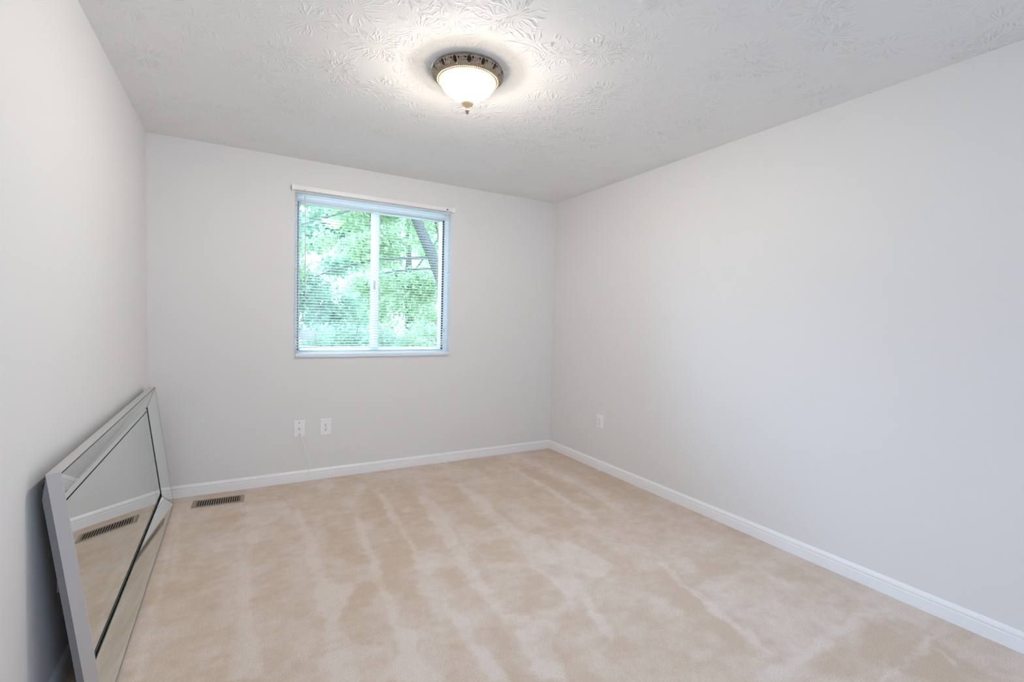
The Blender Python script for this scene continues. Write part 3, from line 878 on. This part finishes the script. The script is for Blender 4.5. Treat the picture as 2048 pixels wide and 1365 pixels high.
jack = tag(empty('cable_plate', (0.925, 0.0, 0.408)), 'white cable wall plate with the thin white cord plugged in', 'wall plate')
rounded_plate(0.080, 0.128, 0.0055).build('cover_plate', M['plate'], jack, bevel=0.0012)
for s in (1, -1):
    disc(MB(), 0, s * 0.047, -0.0055, -0.0070, 0.0042, 14).build('screw', M['screw'], jack)
disc(MB(), 0, 0.0, -0.0055, -0.016, 0.0062, 6).build('connector', M['screw'], jack)


def bez(pts, n=10):
    """Catmull-Rom through pts"""
    P = [Vector(p) for p in pts]
    P = [P[0] * 2 - P[1]] + P + [P[-1] * 2 - P[-2]]
    out = []
    for i in range(1, len(P) - 2):
        for k in range(n):
            t = k / n
            a, b, c, d = P[i - 1], P[i], P[i + 1], P[i + 2]
            out.append(0.5 * ((2 * b) + (c - a) * t + (2 * a - 5 * b + 4 * c - d) * t * t + (-a + 3 * b - 3 * c + d) * t ** 3))
    out.append(P[-2])
    return out


cord = MB().tube(bez([(0.925, -0.016, 0.408), (0.928, -0.034, 0.400), (0.937, -0.040, 0.360), (0.958, -0.034, 0.270), (0.985, -0.030, 0.185), (0.999, -0.030, 0.120), (0.990, -0.030, 0.066), (0.965, -0.027, 0.026), (0.935, -0.024, 0.007), (0.900, -0.020, 0.003)]), 0.0026, 8)
tag(cord.build('white_cord', M['cord'], smooth=True), 'thin white cable drooping from the wall plate to the carpet', 'cable')

# ------------------------------------------------------------------ garden outside the window
GZ = -0.65
gm = MB()
gm.add([(-14, WT, GZ), (22, WT, GZ), (22, 34, GZ), (-14, 34, GZ)], [(0, 1, 2, 3)])
struct(gm, 'ground', M['grass'], 'green lawn beyond the window', 'lawn')


def foliage(clusters, n, size, seed):
    """leaf blades scattered in ellipsoid clusters; each blade is a folded diamond"""
    r = np.random.default_rng(seed)
    w = np.array([c[3] * c[4] * c[5] for c in clusters]) ** 0.8
    pick = r.choice(len(clusters), n, p=w / w.sum())
    cl = np.array(clusters)[pick]
    d = r.normal(size=(n, 3))
    d /= np.linalg.norm(d, axis=1, keepdims=True)
    rad = r.random(n) ** 0.45
    pos = cl[:, :3] + d * rad[:, None] * cl[:, 3:6]
    ax = r.normal(size=(n, 3)); ax[:, 2] -= 0.5
    ax /= np.linalg.norm(ax, axis=1, keepdims=True)
    nr = r.normal(size=(n, 3)); nr[:, 2] += 0.8
    sd = np.cross(ax, nr); sd /= np.linalg.norm(sd, axis=1, keepdims=True) + 1e-9
    up = np.cross(sd, ax)
    L = size * (0.6 + 0.8 * r.random(n))[:, None]
    wd_ = L * 0.32
    v = np.empty((n, 4, 3))
    v[:, 0] = pos
    v[:, 1] = pos + ax * L * 0.5 + sd * wd_ + up * wd_ * 0.25
    v[:, 2] = pos + ax * L
    v[:, 3] = pos + ax * L * 0.5 - sd * wd_ + up * wd_ * 0.25
    q = np.arange(n)[:, None] * 4
    tris = np.concatenate([q + np.array([[0, 1, 2]]), q + np.array([[0, 2, 3]])], 1).reshape(-1, 3)
    return v.reshape(-1, 3).astype(np.float32), tris.astype(np.int32)


def leaf_object(name, clusters, n, size, seed, mat, parent):
    v, t = foliage(clusters, n, size, seed)
    me = bpy.data.meshes.new(name)
    me.vertices.add(len(v)); me.vertices.foreach_set('co', v.ravel())
    me.loops.add(t.size); me.loops.foreach_set('vertex_index', t.ravel())
    me.polygons.add(len(t))
    me.polygons.foreach_set('loop_start', np.arange(0, t.size, 3, dtype=np.int32))
    me.polygons.foreach_set('loop_total', np.full(len(t), 3, np.int32))
    me.update(calc_edges=True)
    me.materials.append(mat)
    o = bpy.data.objects.new(name, me)
    C.objects.link(o)
    o.parent = parent
    return o


def tree(base, trunk, branches, clusters, n, size, seed, mat, label, cat='tree', name='tree'):
    """all coordinates in room space; children are moved into the tree's own frame"""
    t = tag(empty(name, base), label, cat, 'trees and shrubs outside the window')
    B = Vector(base)
    rel = lambda p: tuple(Vector(p) - B)
    if trunk:
        MB().tube([rel(p[:3]) for p in trunk], [p[3] for p in trunk], 10).build('trunk', M['bark'], t, smooth=True)
    for br in branches:
        MB().tube([rel(p[:3]) for p in br], [p[3] * 0.62 for p in br], 7).build('branch', M['bark'], t, smooth=True)
    leaf_object('foliage', [(*rel(c[:3]), *c[3:]) for c in clusters], n, size, seed, mat, t)
    return t


def blob(cx, cy, cz, rx, ry, rz, k, seed, cr=0.55):
    """k leaf clusters filling an ellipsoid"""
    r = random.Random(seed)
    out = []
    for _ in range(k):
        while True:
            p = [r.uniform(-1, 1) for _ in range(3)]
            if p[0] ** 2 + p[1] ** 2 + p[2] ** 2 <= 1: break
        s = cr * r.uniform(0.6, 1.25)
        out.append((cx + p[0] * rx, cy + p[1] * ry, cz + p[2] * rz, s, s, s * 0.7))
    return out


# the tree whose leaning trunk and limbs cross the right pane
tree((4.75, 4.7, GZ), [(4.75, 4.7, GZ, 0.17), (4.45, 4.6, 0.3, 0.15), (4.15, 4.55, 1.1, 0.135), (3.90, 4.5, 1.83, 0.12), (3.56, 4.5, 2.55, 0.10), (3.28, 4.5, 3.10, 0.085), (3.0, 4.5, 3.8, 0.06), (2.8, 4.6, 4.8, 0.03)],
     [[(3.62, 4.5, 2.40, 0.05), (3.2, 4.5, 2.36, 0.04), (2.53, 4.5, 2.27, 0.034), (1.83, 4.5, 2.03, 0.026), (1.2, 4.5, 1.72, 0.015)],
      [(4.0, 4.55, 1.65, 0.045), (4.0, 4.9, 2.3, 0.04), (3.85, 5.0, 3.2, 0.03), (3.7, 5.1, 4.2, 0.015)],
      [(4.1, 4.6, 2.20, 0.035), (3.51, 4.6, 2.20, 0.03), (3.04, 4.6, 2.13, 0.022), (2.6, 4.6, 2.03, 0.012)],
      [(3.1, 4.5, 3.5, 0.05), (2.52, 4.2, 3.2, 0.035), (1.68, 4.0, 2.8, 0.022), (1.0, 3.9, 2.5, 0.012)]],
     blob(2.7, 5.0, 4.1, 2.2, 1.0, 1.1, 26, 1, 0.5) + blob(2.2, 4.7, 2.6, 1.3, 0.7, 0.45, 10, 2, 0.33) + blob(3.1, 5.5, 3.3, 0.8, 0.5, 0.7, 10, 8, 0.34) + blob(1.3, 4.6, 2.4, 0.5, 0.4, 0.5, 5, 9, 0.3), 19000, 0.080, 11, M['leaf1'],
     'leaning tree with a dark trunk crossing the right pane')
tree((0.9, 7.1, GZ), [(0.9, 7.1, GZ, 0.14), (1.0, 7.1, 1.2, 0.11), (1.1, 7.0, 3.0, 0.07), (1.2, 7.0, 4.2, 0.03)],
     [[(1.05, 7.1, 1.7, 0.05), (1.6, 7.0, 2.6, 0.03), (2.1, 6.9, 3.3, 0.012)], [(1.1, 7.05, 2.4, 0.04), (0.6, 6.9, 3.3, 0.015)]],
     blob(1.35, 7.0, 2.3, 1.5, 0.8, 2.2, 40, 3, 0.5), 20000, 0.10, 12, M['leaf2'],
     'blue-green tree filling the left pane')
tree((4.9, 9.6, GZ), [(4.9, 9.6, GZ, 0.16), (4.8, 9.6, 1.8, 0.12), (4.7, 9.5, 4.2, 0.05)],
     [[(4.8, 9.6, 1.9, 0.05), (4.0, 9.4, 3.0, 0.02)], [(4.75, 9.6, 2.4, 0.05), (5.6, 9.5, 3.6, 0.02)]],
     blob(4.9, 9.9, 2.9, 2.0, 0.9, 2.6, 40, 4, 0.6), 17000, 0.11, 13, M['leaf3'],
     'pale green tree farther back behind the leaning trunk')
tree((1.9, 4.4, GZ), None, [[(1.9, 4.4, GZ, 0.03), (1.8, 4.4, 0.3, 0.022), (1.6, 4.3, 1.1, 0.01)], [(1.9, 4.4, GZ, 0.03), (2.1, 4.4, 0.4, 0.02), (2.3, 4.4, 1.2, 0.01)]],
     blob(1.9, 4.5, 0.35, 0.95, 0.5, 0.95, 18, 5, 0.32), 9000, 0.07, 14, M['leaf2'], 'dense shrub below the left pane', 'shrub', 'shrub')
tree((3.6, 5.6, GZ), None, [[(3.6, 5.6, GZ, 0.03), (3.4, 5.6, 0.4, 0.022), (3.2, 5.6, 1.1, 0.01)], [(3.6, 5.6, GZ, 0.03), (3.9, 5.6, 0.4, 0.02), (4.1, 5.6, 1.0, 0.01)]],
     blob(3.6, 5.6, 0.35, 1.1, 0.55, 1.0, 20, 6, 0.36), 9000, 0.075, 15, M['leaf3'], 'pale green shrub below the right pane', 'shrub', 'shrub')
tree((-1.6, 8.0, GZ), [(-1.6, 8.0, GZ, 0.15), (-1.6, 8.0, 1.6, 0.11), (-1.5, 8.0, 3.6, 0.05)],
     [[(-1.6, 8.0, 1.7, 0.05), (-2.3, 7.9, 2.7, 0.02)], [(-1.6, 8.0, 2.1, 0.05), (-0.9, 7.9, 3.0, 0.02)]],
     blob(-1.6, 8.0, 2.2, 1.5, 0.8, 2.0, 36, 21, 0.5), 14000, 0.10, 22, M['leaf1'], 'bushy tree beyond the left edge of the window')
tree((8.6, 8.2, GZ), [(8.6, 8.2, GZ, 0.15), (8.6, 8.2, 1.6, 0.11), (8.5, 8.2, 3.6, 0.05)],
     [[(8.6, 8.2, 1.7, 0.05), (7.9, 8.1, 2.7, 0.02)], [(8.6, 8.2, 2.1, 0.05), (9.3, 8.1, 3.0, 0.02)]],
     blob(8.6, 8.2, 2.2, 1.5, 0.9, 2.0, 36, 23, 0.5), 14000, 0.10, 24, M['leaf2'], 'bushy tree beyond the right edge of the window')
